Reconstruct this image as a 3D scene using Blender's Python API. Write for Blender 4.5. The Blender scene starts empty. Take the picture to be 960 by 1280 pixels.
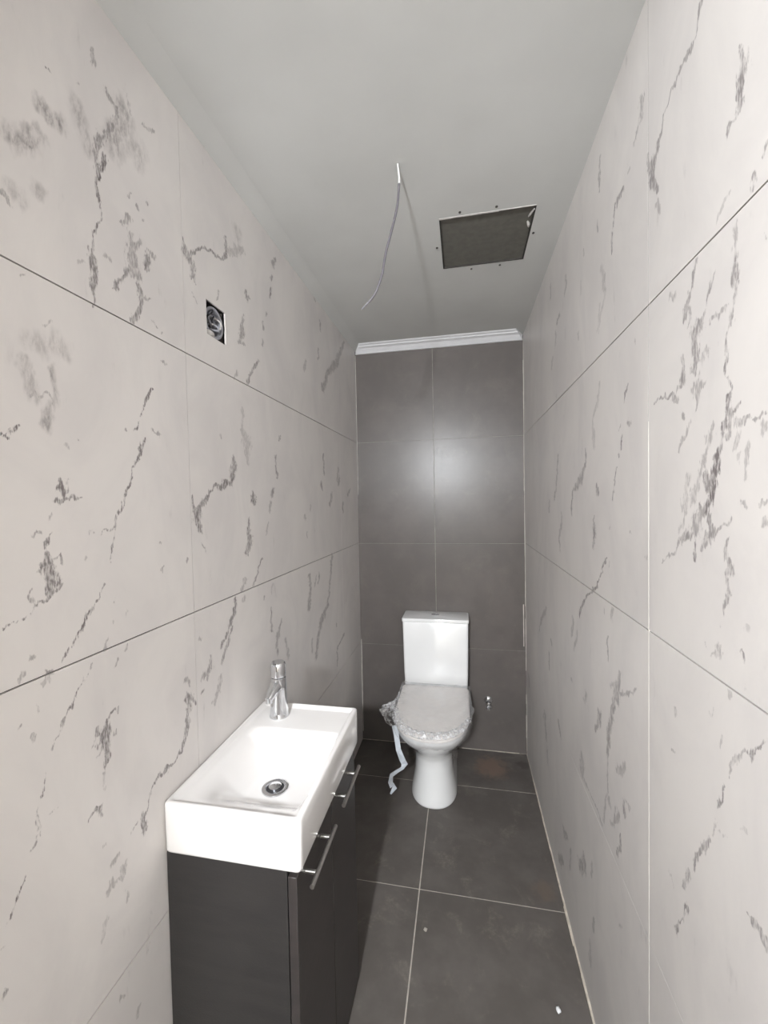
import bpy, bmesh, math, random
import numpy as np
from mathutils import Vector, Matrix, noise

# ------------------------------------------------------------------ camera, world, exposure
scene = bpy.context.scene
col = scene.collection
W, H, D = 0.9641, 2.3640, 2.4009          # room width, ceiling height, back wall distance (metres)

cam_d = bpy.data.cameras.new('camera')
cam_d.sensor_fit = 'HORIZONTAL'; cam_d.sensor_width = 36.0
cam_d.lens = 36.0 * 511.06 / 960.0
cam_d.clip_start = 0.02
cam = bpy.data.objects.new('camera', cam_d); col.objects.link(cam)
yaw, pitch, roll = 0.191, -0.0283, -0.0194
fw = Vector((-math.sin(yaw), math.cos(yaw), 0)); rt = Vector((math.cos(yaw), math.sin(yaw), 0)); up = Vector((0, 0, 1))
F = fw * math.cos(pitch) + up * math.sin(pitch); U = up * math.cos(pitch) - fw * math.sin(pitch)
R_ = rt * math.cos(roll) + U * math.sin(roll); U_ = U * math.cos(roll) - rt * math.sin(roll)
cam.matrix_world = Matrix(((R_.x, U_.x, -F.x, 0.6239), (R_.y, U_.y, -F.y, 0.0), (R_.z, U_.z, -F.z, 1.4628), (0, 0, 0, 1)))
scene.camera = cam

world = bpy.data.worlds.new('world'); scene.world = world; world.use_nodes = True
world.node_tree.nodes['Background'].inputs[0].default_value = (0.9, 0.95, 1.0, 1)
world.node_tree.nodes['Background'].inputs[1].default_value = 0.1
ADDED_LAMP = (0.37, -0.95, 1.93)  # position of the added lamp, out of view behind the camera
ADDED_LAMP_STRENGTH = 2250.0
vs = scene.view_settings
vs.view_transform = 'Standard'; vs.look = 'None'; vs.gamma = 1.0; vs.use_curve_mapping = False
vs.exposure = 0.0

# ------------------------------------------------------------------ helpers
def lin(c):
    c = c / 255.0
    return c / 12.92 if c <= 0.04045 else ((c + 0.055) / 1.055) ** 2.4
def rgb(r, g, b): return (lin(r), lin(g), lin(b), 1.0)

class NT:
    def __init__(s, name):
        s.m = bpy.data.materials.new(name); s.m.use_nodes = True
        s.t = s.m.node_tree; s.n = s.t.nodes; s.l = s.t.links
        s.b = s.n['Principled BSDF']
    def node(s, typ, **kw):
        n = s.n.new(typ)
        for k, v in kw.items(): setattr(n, k, v)
        return n
    def link(s, a, b): s.l.new(a, b)
    def noise(s, scale, detail=4.0, rough=0.55, vec=None, dist=0.0):
        n = s.node('ShaderNodeTexNoise'); n.inputs['Scale'].default_value = scale
        n.inputs['Detail'].default_value = detail; n.inputs['Roughness'].default_value = rough
        n.inputs['Distortion'].default_value = dist
        if vec is not None: s.link(vec, n.inputs['Vector'])
        return n.outputs['Fac']
    def pos(s, scale=(1, 1, 1)):
        g = s.node('ShaderNodeNewGeometry'); mp = s.node('ShaderNodeMapping')
        mp.inputs['Scale'].default_value = scale
        s.link(g.outputs['Position'], mp.inputs['Vector']); return mp.outputs['Vector']
    def math(s, op, a, b=None, clamp=False):
        n = s.node('ShaderNodeMath', operation=op); n.use_clamp = clamp
        for i, v in enumerate((a, b)):
            if v is None: continue
            if isinstance(v, (int, float)): n.inputs[i].default_value = v
            else: s.link(v, n.inputs[i])
        return n.outputs[0]
    def ramp(s, fac, a, b, va=0.0, vb=1.0, smooth=True):
        n = s.node('ShaderNodeMapRange'); n.interpolation_type = 'SMOOTHSTEP' if smooth else 'LINEAR'
        n.inputs['From Min'].default_value = a; n.inputs['From Max'].default_value = b
        n.inputs['To Min'].default_value = va; n.inputs['To Max'].default_value = vb
        s.link(fac, n.inputs['Value']); return n.outputs[0]
    def mix(s, fac, a, b):
        n = s.node('ShaderNodeMix', data_type='RGBA')
        if isinstance(fac, (int, float)): n.inputs[0].default_value = fac
        else: s.link(fac, n.inputs[0])
        for i, v in ((6, a), (7, b)):
            if isinstance(v, tuple): n.inputs[i].default_value = v
            else: s.link(v, n.inputs[i])
        return n.outputs[2]
    def bump(s, h, strength=0.2, dist=0.01):
        n = s.node('ShaderNodeBump'); n.inputs['Strength'].default_value = strength
        n.inputs['Distance'].default_value = dist; s.link(h, n.inputs['Height'])
        s.link(n.outputs['Normal'], s.b.inputs['Normal'])
    def set(s, **kw):
        for k, v in kw.items():
            i = s.b.inputs[k.replace('_', ' ')]
            if isinstance(v, (int, float, tuple)): i.default_value = v
            else: s.link(v, i)
        return s.m

def plain(name, c, rough, var=0.06, scale=30.0, metal=0.0, **kw):
    t = NT(name); f = t.noise(scale, 3.0, vec=t.pos())
    a = tuple(x * (1 - var) for x in c[:3]) + (1,); b = tuple(min(1, x * (1 + var)) for x in c[:3]) + (1,)
    return t.set(Base_Color=t.mix(t.ramp(f, .3, .7), a, b), Roughness=rough, Metallic=metal, **kw)

def mesh_obj(name, verts, faces, mat, parent=None, smooth=False):
    me = bpy.data.meshes.new(name); me.from_pydata([tuple(v) for v in verts], [], faces); me.update()
    if smooth:
        me.polygons.foreach_set('use_smooth', [True] * len(me.polygons))
    o = bpy.data.objects.new(name, me); col.objects.link(o)
    if mat: me.materials.append(mat)
    if parent: o.parent = parent
    return o
def bm_obj(name, bm, mat, parent=None, smooth=False, angle=None):
    bmesh.ops.recalc_face_normals(bm, faces=bm.faces[:])
    me = bpy.data.meshes.new(name); bm.to_mesh(me); bm.free()
    if smooth: me.polygons.foreach_set('use_smooth', [True] * len(me.polygons))
    if smooth and angle is not None: me.set_sharp_from_angle(angle=math.radians(angle))
    o = bpy.data.objects.new(name, me); col.objects.link(o); me.materials.append(mat)
    if parent: o.parent = parent
    return o
def box_bm(bm, x0, x1, y0, y1, z0, z1, bevel=0.0, seg=2):
    r = bmesh.ops.create_cube(bm, size=1.0); vs_ = r['verts']
    for v in vs_:
        v.co = Vector((x0 + (v.co.x + .5) * (x1 - x0), y0 + (v.co.y + .5) * (y1 - y0), z0 + (v.co.z + .5) * (z1 - z0)))
    if bevel:
        es = list({e for v in vs_ for e in v.link_edges})
        bmesh.ops.bevel(bm, geom=es, offset=bevel, segments=seg, affect='EDGES', profile=0.5)
def box(name, x0, x1, y0, y1, z0, z1, mat, parent=None, bevel=0.0, seg=2):
    bm = bmesh.new(); box_bm(bm, x0, x1, y0, y1, z0, z1, bevel, seg)
    return bm_obj(name, bm, mat, parent, smooth=bevel > 0, angle=40)
def boxes(name, lst, mat, parent=None):
    bm = bmesh.new()
    for b in lst: box_bm(bm, *b)
    return bm_obj(name, bm, mat, parent)
def lathe(name, prof, mat, origin, axis='z', parent=None, seg=32, smooth=True, angle=35, close=True):
    """prof: list of (radius, height) along axis"""
    vs_, fs = [], []
    for r, h in prof:
        for k in range(seg):
            a = 2 * math.pi * k / seg; c, s_ = r * math.cos(a), r * math.sin(a)
            p = {'z': (c, s_, h), 'y': (c, h, s_), 'x': (h, c, s_)}[axis]
            vs_.append((origin[0] + p[0], origin[1] + p[1], origin[2] + p[2]))
    for i in range(len(prof) - 1):
        for k in range(seg):
            k2 = (k + 1) % seg
            fs.append((i * seg + k, i * seg + k2, (i + 1) * seg + k2, (i + 1) * seg + k))
    if close:
        fs.append(tuple(range(seg))); fs.append(tuple((len(prof) - 1) * seg + k for k in range(seg)))
    bm = bmesh.new(); bvs = [bm.verts.new(v) for v in vs_]
    for f in fs:
        try: bm.faces.new([bvs[i] for i in f])
        except ValueError: pass
    bmesh.ops.remove_doubles(bm, verts=bm.verts[:], dist=1e-6)
    return bm_obj(name, bm, mat, parent, smooth=smooth, angle=angle)
def spline(pts, n):
    P = [Vector(p) for p in pts]; P = [P[0] * 2 - P[1]] + P + [P[-1] * 2 - P[-2]]; out = []
    for i in range(1, len(P) - 2):
        for k in range(n):
            t = k / n
            out.append(.5 * ((2 * P[i]) + (P[i + 1] - P[i - 1]) * t + (2 * P[i - 1] - 5 * P[i] + 4 * P[i + 1] - P[i + 2]) * t * t
                             + (3 * P[i] - P[i - 1] - 3 * P[i + 1] + P[i + 2]) * t ** 3))
    out.append(P[-2]); return out
def tube(name, pts, rad, mat, parent=None, seg=12, smooth=True):
    """rad: float, or list of radii per point"""
    pts = [Vector(p) for p in pts]; n = len(pts); rads = rad if isinstance(rad, list) else [rad] * n
    bm = bmesh.new(); rings = []; ref = Vector((0.13, 0.31, 0.94)).normalized()
    for i, p in enumerate(pts):
        t = (pts[min(i + 1, n - 1)] - pts[max(i - 1, 0)]).normalized()
        if abs(t.dot(ref)) > .97: ref = Vector((1, 0, 0.1)).normalized()
        u = t.cross(ref).normalized(); v = t.cross(u).normalized(); ref = v.cross(t).normalized() if False else ref
        rings.append([bm.verts.new(p + (u * math.cos(2 * math.pi * k / seg) + v * math.sin(2 * math.pi * k / seg)) * rads[i]) for k in range(seg)])
    for i in range(n - 1):
        for k in range(seg):
            bm.faces.new((rings[i][k], rings[i][(k + 1) % seg], rings[i + 1][(k + 1) % seg], rings[i + 1][k]))
    bm.faces.new(rings[0]); bm.faces.new(rings[-1])
    return bm_obj(name, bm, mat, parent, smooth=smooth, angle=50)
def empty(name, loc):
    o = bpy.data.objects.new(name, None); col.objects.link(o); o.location = loc; o.empty_display_size = 0.05
    return o
def settle(root):
    """children were built in world coordinates: move them into the frame of the thing's base"""
    inv = Matrix.Translation(root.location).inverted()
    for c in root.children: c.matrix_parent_inverse = inv
def tag(o, label, cat, group=None):
    o['label'] = label; o['category'] = cat
    if group: o['group'] = group
    return o
def struct(o, label=None):
    o['kind'] = 'structure'
    if label: o['label'] = label
    return o

# ------------------------------------------------------------------ materials
def marble_material():
    t = NT('marble_print_tile')
    at = t.node('ShaderNodeAttribute', attribute_name='vein')
    sep = t.node('ShaderNodeSeparateColor'); t.link(at.outputs['Color'], sep.inputs[0])
    field, strength, soft = sep.outputs[0], sep.outputs[1], sep.outputs[2]
    p = t.pos((1, 1, .38))
    n1 = t.noise(210, 3, .7, p); n2 = t.noise(75, 4, .65, p); n3 = t.noise(300, 2, .6, t.pos((1, 1, .28)))
    jit = t.math('ADD', t.math('MULTIPLY', t.math('ADD', t.math('SUBTRACT', n1, .5), t.math('MULTIPLY', t.math('SUBTRACT', n3, .5), .55)), .75), t.math('MULTIPLY', t.math('SUBTRACT', n2, .5), .75))
    m = t.ramp(t.math('ADD', field, jit), .42, .70)
    body = t.ramp(t.math('ADD', t.math('MULTIPLY', n3, .6), t.math('MULTIPLY', n2, .4)), .38, .60, .30, 1.0)
    vein = t.math('MULTIPLY', t.math('MULTIPLY', m, body), strength)
    sm = t.math('MULTIPLY', soft, t.ramp(t.math('ADD', t.math('MULTIPLY', n2, .6), t.math('MULTIPLY', n1, .4)), .38, .64, .15, 1.0))
    # faint wisps and clouding all over the tile print
    w1 = t.noise(5.0, 6, .62, t.pos((1, 1, .6)), .6); w2 = t.noise(26, 5, .65, t.pos((1, 1.2, .35)))
    wisps = t.math('MULTIPLY', t.ramp(w2, .60, .74), t.ramp(w1, .45, .65, 0, .20))
    tot = t.math('MAXIMUM', t.math('MAXIMUM', vein, t.math('MULTIPLY', sm, 1.15)), wisps, clamp=True)
    base = t.mix(t.ramp(w1, .35, .68), rgb(218, 213, 209), rgb(209, 204, 201))
    c = t.mix(t.math('MULTIPLY', tot, 1.22, clamp=True), base, rgb(104, 96, 96))
    return t.set(Base_Color=c, Roughness=.42, Specular_IOR_Level=.35)
M_marble = marble_material()

def dark_tile(name, c0, c1, rough, dust, stain=None):
    t = NT(name)
    a = t.noise(6, 5, .6, t.pos()); b = t.noise(60, 4, .6, t.pos())
    c = t.mix(t.ramp(a, .35, .7), c0, c1)
    if dust:
        d1 = t.noise(9, 6, .65, t.pos((1, 1, 1)), .5); d2 = t.noise(90, 3, .6, t.pos())
        dm = t.math('MULTIPLY', t.ramp(d1, .52, .72, 0, dust), t.ramp(d2, .4, .62, .35, 1))
        c = t.mix(dm, c, rgb(150, 142, 132))
    if stain:
        for (sx, sy, r, sc, amt) in stain:
            g = t.node('ShaderNodeNewGeometry'); dv = t.node('ShaderNodeVectorMath', operation='DISTANCE')
            t.link(g.outputs['Position'], dv.inputs[0]); dv.inputs[1].default_value = (sx, sy, 0)
            e = t.math('ADD', dv.outputs['Value'], t.math('MULTIPLY', t.math('SUBTRACT', t.noise(28, 4, .6, t.pos()), .5), r * 1.3))
            c = t.mix(t.ramp(e, r * .3, r, amt, 0.0), c, sc)
    rr = t.math('ADD', t.math('MULTIPLY', b, .12), rough - .06)
    return t.set(Base_Color=c, Roughness=rr, Specular_IOR_Level=.36)
M_backtile = dark_tile('dark_wall_tile', rgb(98, 93, 90), rgb(106, 100, 97), .315, 0.12)
M_floortile = dark_tile('dark_floor_tile', rgb(92, 87, 83), rgb(104, 99, 95), .5, .32,
                        [(.755, 2.25, .12, rgb(152, 124, 106), .42), (.90, 1.56, .06, rgb(128, 110, 94), .3), (.93, 2.30, .05, rgb(60, 54, 50), .5)])
M_grout_dark = plain('grout_grey', rgb(78, 73, 70), .9, .12, 40)
M_grout_light = plain('grout_light', rgb(226, 222, 214), .85, .05, 60)
M_grout_back = plain('grout_back_wall', rgb(150, 146, 140), .85, .18, 30)
M_grout_floor = plain('grout_beige', rgb(182, 175, 165), .9, .12, 25)
M_caulk = plain('caulk_white', rgb(206, 200, 192), .7, .15, 22)
M_caulk_dusty = plain('caulk_dusty', rgb(200, 192, 178), .85, .18, 30)
t = NT('ceiling_paint'); nn = t.noise(3, 4, .5, t.pos()); n5 = t.noise(180, 2, .5, t.pos())
t.bump(n5, .05, .002)
M_ceiling = t.set(Base_Color=t.mix(t.ramp(nn, .3, .7), rgb(197, 197, 194), rgb(204, 204, 201)), Roughness=.85)
M_gloss_white = plain('trim_gloss_white', rgb(238, 238, 240), .3, .02)
M_porcelain = plain('white_ceramic', rgb(238, 238, 238), .12, .012, 4, Coat_Weight=.5, Coat_Roughness=.06)
M_seat = plain('seat_plastic', rgb(240, 235, 231), .3, .02, 8)
M_basin = plain('basin_ceramic', rgb(240, 237, 235), .14, .012, 4, Coat_Weight=.4, Coat_Roughness=.08)
M_chrome = plain('chrome', (.72, .73, .75, 1), .09, .03, 20, metal=1.0)
M_steel = plain('brushed_steel', (.58, .57, .55, 1), .28, .08, 90, metal=1.0)
M_dark_metal = plain('dark_metal', (.05, .05, .055, 1), .35, .1, 60, metal=.6)
t = NT('cabinet_laminate'); a = t.noise(8, 5, .6, t.pos((1, 1, 6))); b = t.noise(260, 3, .6, t.pos())
t.bump(b, .12, .002)
M_cab = t.set(Base_Color=t.mix(t.ramp(a, .3, .7), rgb(41, 39, 39), rgb(47, 45, 44)), Roughness=.42)
M_cab_front = None
t = NT('cabinet_front_laminate'); a = t.noise(8, 5, .6, t.pos((1, 1, 6)))
M_cab_front = t.set(Base_Color=t.mix(t.ramp(a, .3, .7), rgb(50, 46, 45), rgb(57, 52, 51)), Roughness=.36)
M_hole = plain('cavity_dark', rgb(58, 55, 52), .95, .25, 50)
M_board = plain('hatch_board', rgb(100, 98, 91), .9, .1, 40)
M_plaster = plain('plaster_scrap', rgb(196, 192, 188), .9, .1, 80)
M_boxplastic = plain('junction_plastic', rgb(150, 150, 156), .4, .1, 60)
M_wire = plain('wire_sheath', rgb(120, 118, 122), .4, .15, 90)
M_cable = plain('cable_grey', rgb(96, 92, 97), .5, .08, 60)
M_cable_white = plain('cable_white_core', rgb(205, 203, 200), .5, .04, 60)
M_screw = plain('screw_dark', rgb(70, 66, 62), .5, .15, 200)
M_tape = plain('wrap_strip', rgb(206, 212, 220), .4, .06, 40)
M_hallwall = plain('hall_paint', rgb(226, 222, 214), .9, .02)
M_hallfloor = plain('hall_floor', rgb(150, 140, 128), .6, .08, 10)
t = NT('added_lamp_glow'); t.set(Base_Color=(1, 1, 1, 1), Emission_Color=(.93, .965, 1.0, 1), Emission_Strength=ADDED_LAMP_STRENGTH); M_added_lamp = t.m  # emission of the added hall lamp
# clear crinkled film
t = NT('clear_film'); out = t.n['Material Output']
tr = t.node('ShaderNodeBsdfTransparent'); tr.inputs[0].default_value = (.96, .96, .96, 1)
mx = t.node('ShaderNodeMixShader'); fr = t.noise(13, 3, .5, t.pos())
t.set(Base_Color=rgb(246, 246, 248), Roughness=.1, Specular_IOR_Level=.9)
t.link(t.ramp(fr, .35, .7, .10, .26), mx.inputs[0]); t.link(tr.outputs[0], mx.inputs[1]); t.link(t.b.outputs[0], mx.inputs[2])
t.link(mx.outputs[0], out.inputs['Surface']); M_film = t.m

t = NT('gathered_film'); out = t.n['Material Output']
tr = t.node('ShaderNodeBsdfTransparent'); tr.inputs[0].default_value = (.97, .97, .97, 1)
mx = t.node('ShaderNodeMixShader'); fr = t.noise(60, 3, .6, t.pos())
t.set(Base_Color=rgb(248, 248, 250), Roughness=.08, Specular_IOR_Level=1.0)
t.link(t.ramp(fr, .40, .62, .12, .75), mx.inputs[0]); t.link(tr.outputs[0], mx.inputs[1]); t.link(t.b.outputs[0], mx.inputs[2])
t.link(mx.outputs[0], out.inputs['Surface']); M_fold = t.m

# ------------------------------------------------------------------ marble side walls
VEINS_L = """60:661,2208,6.3 676,2203,6.6 673,2178,5.6 663,2151,6.4 638,2112,8.6 624,2077,7.4 631,2059,6.7 626,2037,4.1
85:646,2098,3.0 647,2085,3.9 637,2056,3.4 627,2038,2.5
75:626,2037,3.7 630,2016,2.1 634,1995,2.5 630,1964,2.1 619,1938,4.9 617,1918,3.2 612,1898,4.8
35s:593,2140,7.6 599,2113,11.6 610,2092,9.9 612,2071,8.0
45s:686,2219,12.1 704,2206,12.7 684,2165,14.5 664,2127,16.2
30s:682,2142,9.6 733,2176,13.6 726,2136,9.6
40:706,2253,2.5 712,2228,2.6
45:745,2226,3.3 756,2232,6.8 780,2250,3.0
60s:536,2074,9.6 556,2078,10.3 540,2063,4.8
50s:488,1987,11.1 514,2008,12.1 529,2027,7.9
60:516,2000,3.0 502,2001,2.3
65:546,2142,3.9 551,2139,2.7
50:627,2259,4.1 631,2233,5.0
40:597,2175,2.3 596,2172,1.9
50:472,1906,2.1 479,1896,2.7 485,1887,2.2
30s:485,1912,8.2 496,1911,8.5
35s:527,1942,7.8 528,1934,6.3
60:697,2055,2.5 702,2065,3.5
65:749,2082,5.1 746,2077,2.8
60:736,2036,3.8 735,2032,2.7
50:722,2051,5.3 724,2045,3.2
50:703,2023,4.5 680,1997,3.8 682,1991,3.8
50:699,1994,7.0 703,1966,9.2 724,1986,6.4
55:745,1983,6.7 761,1980,5.8
70:614,1896,10.2 615,1876,8.1 612,1851,4.8 609,1813,2.4
50:702,1946,18.0 703,1924,18.0 713,1914,10.5
65:691,1914,4.9 670,1881,3.7 661,1865,6.4 652,1856,2.2
70:744,1971,6.7 740,1944,6.7 747,1943,2.2
65:715,1899,3.1 721,1879,7.5 720,1859,5.3 696,1817,7.0
50:721,1873,3.2 740,1882,3.3
30:589,1873,3.0 596,1874,1.9
40:641,1912,4.3 652,1914,4.5
50:754,1844,4.6 763,1837,2.9
50:774,1829,3.6 780,1830,3.0
50:777,1771,4.2 783,1769,4.3
35:525,1743,2.5 531,1746,2.2
40:495,1799,2.0 498,1798,1.7
85:745,1703,2.8 730,1682,4.9 719,1657,1.6 707,1631,1.5 698,1610,4.6
80:717,1596,2.6 707,1576,4.1 705,1564,3.1 696,1551,4.5 683,1535,1.9 679,1515,2.9 671,1492,1.9 660,1475,2.3 651,1453,3.6
60:684,1553,2.0 703,1552,2.6
50:738,1616,2.8 749,1612,4.6 763,1610,1.8
50:671,1603,2.4 675,1605,1.4
40s:490,1677,5.6 498,1656,5.8 501,1642,6.4 504,1628,7.4
45s:524,1612,3.8 534,1623,3.9 539,1640,3.9 538,1655,2.6 534,1679,4.8
50s:524,1612,4.7 520,1586,5.6
25s:501,1704,8.8 510,1710,12.1 547,1718,13.6 557,1705,6.9
40:498,1627,3.5 519,1635,3.1 536,1630,3.2
40:522,1608,1.9 532,1620,2.6 538,1637,2.6 540,1656,1.6
80:455,1560,3.8 465,1562,1.3 478,1574,2.2
30:549,1564,4.1 552,1563,3.4
60:570,1576,2.2 572,1575,1.8
75:538,1511,1.6 539,1491,7.3 545,1480,3.4
70:530,1470,4.5 550,1473,4.8 573,1481,1.5
50:553,1506,1.4 549,1489,1.7
60:646,1449,2.7 640,1431,3.5
60:639,1431,1.7 625,1418,2.1 609,1416,1.2
80:635,1388,2.6 623,1359,1.7
60:640,1426,1.1 635,1389,1.1
70:613,1325,1.6 602,1304,2.0 589,1291,2.7 583,1279,1.9
85:579,1284,2.2 567,1264,2.5 554,1245,2.1 550,1233,1.0
70:540,1233,2.7 534,1221,3.9 526,1216,1.3
72:520,1418,1.9 513,1405,5.5 514,1392,3.7 512,1376,9.2 518,1356,13.3 515,1338,8.7 512,1327,4.3
60:523,1382,2.5 533,1387,2.6 536,1372,3.3
60:506,1369,2.4 495,1365,1.7
60:535,1345,1.6 526,1339,2.6
70:511,1325,3.1 499,1324,2.3 484,1310,1.4 466,1302,1.3 449,1300,0.7
60:489,1341,1.1 485,1333,3.4 489,1322,4.0
50:505,1425,1.8 490,1415,1.1
40:523,1452,2.5 520,1446,1.9
50:493,1244,1.7 484,1237,3.4
40:469,1228,4.0 466,1220,3.2
35:508,1202,3.6 501,1192,2.4
60:511,1211,3.7 504,1211,2.4
35:578,1377,3.0 574,1373,2.2
40:591,1422,1.5 588,1417,1.5
60:754,1387,3.5 758,1385,3.5
50:752,1321,2.9 760,1328,2.9
50:835,1336,2.8 836,1332,2.8
45:635,1298,2.6 632,1289,2.6
30:658,1266,2.3 653,1258,1.8
45:628,1254,1.7 630,1252,1.7
40:617,1227,1.7 608,1208,4.9
50:655,1200,3.7 649,1193,3.6
50:634,1178,3.5 625,1171,3.0
70:583,1198,3.0 579,1186,2.6
75:573,1187,1.5 563,1171,1.4 552,1153,2.1 537,1134,2.7
55:537,1134,1.7 525,1124,3.2 518,1115,1.3 504,1090,1.2
72:630,1099,2.6 632,1088,3.5 621,1096,2.5 606,1087,4.1 603,1071,9.0 599,1056,12.9 606,1033,8.2 605,1009,4.9
55:587,1068,3.1 586,1081,1.5
55:626,1053,2.1 617,1045,2.1
50:590,1035,4.7 584,1031,3.1
40:583,1058,1.9 575,1056,1.5
60:460,1151,1.6 464,1157,0.8
40:481,1119,2.2 485,1128,1.1
40:487,1163,1.1 490,1167,1.1
50:815,1063,5.4 825,1050,5.5
70:824,1022,6.9 826,998,9.7 818,974,6.8 813,944,8.1 798,921,3.9 775,906,3.7 756,903,4.8 744,906,4.6
75:499,1062,1.2 487,1030,2.0
55:483,1018,0.8 482,988,1.7 477,968,1.7 470,960,2.7
85:463,940,1.3 455,929,1.8 446,909,1.2 442,897,2.2 440,886,1.5
30:510,999,1.2 497,998,0.9
70:592,946,2.0 578,943,6.1 558,935,2.1
55:587,925,4.7 581,936,4.6
40:598,1001,3.2 599,966,2.0
30:595,874,3.2 590,869,3.1
70:744,904,3.5 715,898,5.4 701,890,3.1 692,864,3.1 681,852,10.0 682,823,6.0
50:671,852,2.4 646,842,2.3
40:613,823,5.9 605,823,5.7
40:630,801,6.2 622,778,6.0 599,789,4.9 594,775,2.4
35:636,741,6.3 631,724,3.5
25:593,740,2.4 575,712,3.8
60:428,862,2.4 434,862,1.0
60:429,802,1.9 425,793,1.9
40:611,572,4.2 619,564,3.4
35:654,502,3.8 649,486,3.7
25:679,587,4.0 675,574,3.0
65:855,2071,3.5 868,2046,16.2 885,2033,13.7 887,2001,6.1 898,1993,3.1
70:879,2053,7.5 910,2083,4.8 939,2102,4.2 959,2107,4.3 981,2106,5.4 1013,2111,4.8 1033,2142,8.0 1036,2191,6.0
35:1033,2142,6.0 1085,2174,15.3 1119,2208,13.8
30s:1094,2238,16.6 1096,2226,15.6
40:885,1963,3.0 900,1951,2.3
50:994,2023,4.6 979,1993,2.7
75:1135,2092,5.9 1139,2071,11.9 1155,2075,4.9
60:1113,2010,4.6 1111,1968,13.7 1087,1925,8.8
50:1087,1922,5.5 1115,1929,5.7
65:1343,2297,8.4 1322,2272,9.7
60:1304,2224,6.8 1300,2210,6.8
70:1306,2180,6.9 1292,2147,6.8
55:1262,2084,5.3 1257,2073,5.3
50:1241,2043,5.2 1232,2025,6.5
50:1230,1984,5.2 1224,1969,6.5
65:1197,1910,5.1 1151,1853,6.1 1125,1819,7.0
40:1072,1835,6.4 1055,1813,5.2
50:1722,2347,8.9 1737,2345,7.2
50:1789,2285,9.2 1786,2239,9.2
60:1759,2144,9.1 1750,2093,7.2
35:1605,2045,10.0 1581,2005,13.1
50:2174,2330,11.1 2036,2177,25.0 1887,2081,19.3 1853,2024,19.0 1809,1985,22.3
30:1098,1728,9.0 1090,1686,6.6 1115,1637,25.8 1119,1596,11.7
55:979,1646,5.5 985,1631,4.6
65:1038,1597,5.1 1041,1561,16.5 1025,1530,8.0
65:1341,1695,7.0 1331,1679,7.0
60:1298,1621,5.4 1304,1601,5.5
60:1310,1578,5.5 1306,1550,5.5
65:1793,1681,7.4 1790,1598,9.2
40:2018,1623,14.4 2001,1576,14.3
75:1038,1594,5.1 1041,1555,14.4 1019,1516,5.9 981,1509,13.0 954,1511,4.4 924,1492,4.1 902,1468,9.6 878,1444,16.8 869,1423,10.5 891,1395,6.2
70:859,1482,2.9 863,1449,5.9 866,1425,5.9
50:885,1366,2.3 904,1347,3.2
50:834,1336,3.5 838,1333,2.8
30:1120,1620,11.7 1118,1584,9.3
75:1139,1493,6.0 1145,1472,14.6 1157,1471,4.9
65:1114,1413,4.6 1113,1383,9.3 1116,1347,18.8 1098,1319,13.6
70:1305,1621,5.5 1306,1553,6.8
60:1281,1508,8.1 1268,1485,8.0
45:1252,1458,7.9 1244,1432,6.5
40:1234,1393,5.2 1224,1362,5.2
70:1187,1289,5.0 1152,1238,4.9 1133,1218,7.2
40:1085,1239,8.9 1064,1220,8.6
70:1787,1671,9.2 1792,1626,7.3
70:1759,1544,14.4 1768,1524,9.1
50:2036,1583,14.5 2006,1546,12.2
50:1905,1499,11.7 1865,1451,15.2
50:2230,1525,11.3 2187,1497,11.1
50:2087,1453,14.8 2084,1416,12.7
40:1610,1454,6.6 1613,1429,6.7
50:1576,1336,6.5 1575,1327,6.5
40:1546,1405,9.6 1563,1399,8.1
75:1031,1194,6.1 1014,1156,9.9 988,1118,6.6 954,1087,5.3
60:1013,1126,4.9 986,1086,7.5 956,1049,7.1
40:1079,1194,6.6 1068,1188,6.5
55:911,1082,4.9 909,1057,11.5 880,1045,9.3 873,1043,4.5
60:901,1056,4.8 894,1029,5.5
70:875,1010,6.1 867,1006,5.3
50:871,1140,4.5 878,1140,3.8
40:946,1016,8.8 939,983,8.7 917,962,8.3
50:815,1063,5.4 827,1045,4.1
70:817,1023,8.1 844,998,5.7
55:1239,1117,3.9 1232,1072,6.5 1241,1036,6.5
55:1318,1054,5.5 1280,1003,13.4 1277,949,8.0
30:1253,1186,7.9 1246,1171,7.9
50:1193,1167,5.0 1194,1160,5.0
55:1586,1158,13.1 1597,1089,13.2 1571,1037,19.4
50:1660,1144,6.8 1645,1095,6.8
50:1703,1149,7.0 1687,1104,6.9
55:1883,1195,15.3 1808,985,11.1 1722,944,24.7 1666,873,13.7 1637,805,16.8
40:1600,887,9.9 1592,839,8.2
60:2052,764,10.4 1944,729,7.9 1922,657,9.7
50:1920,852,7.8 1923,841,7.8
40:1346,974,8.4 1358,904,9.9"""
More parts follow.
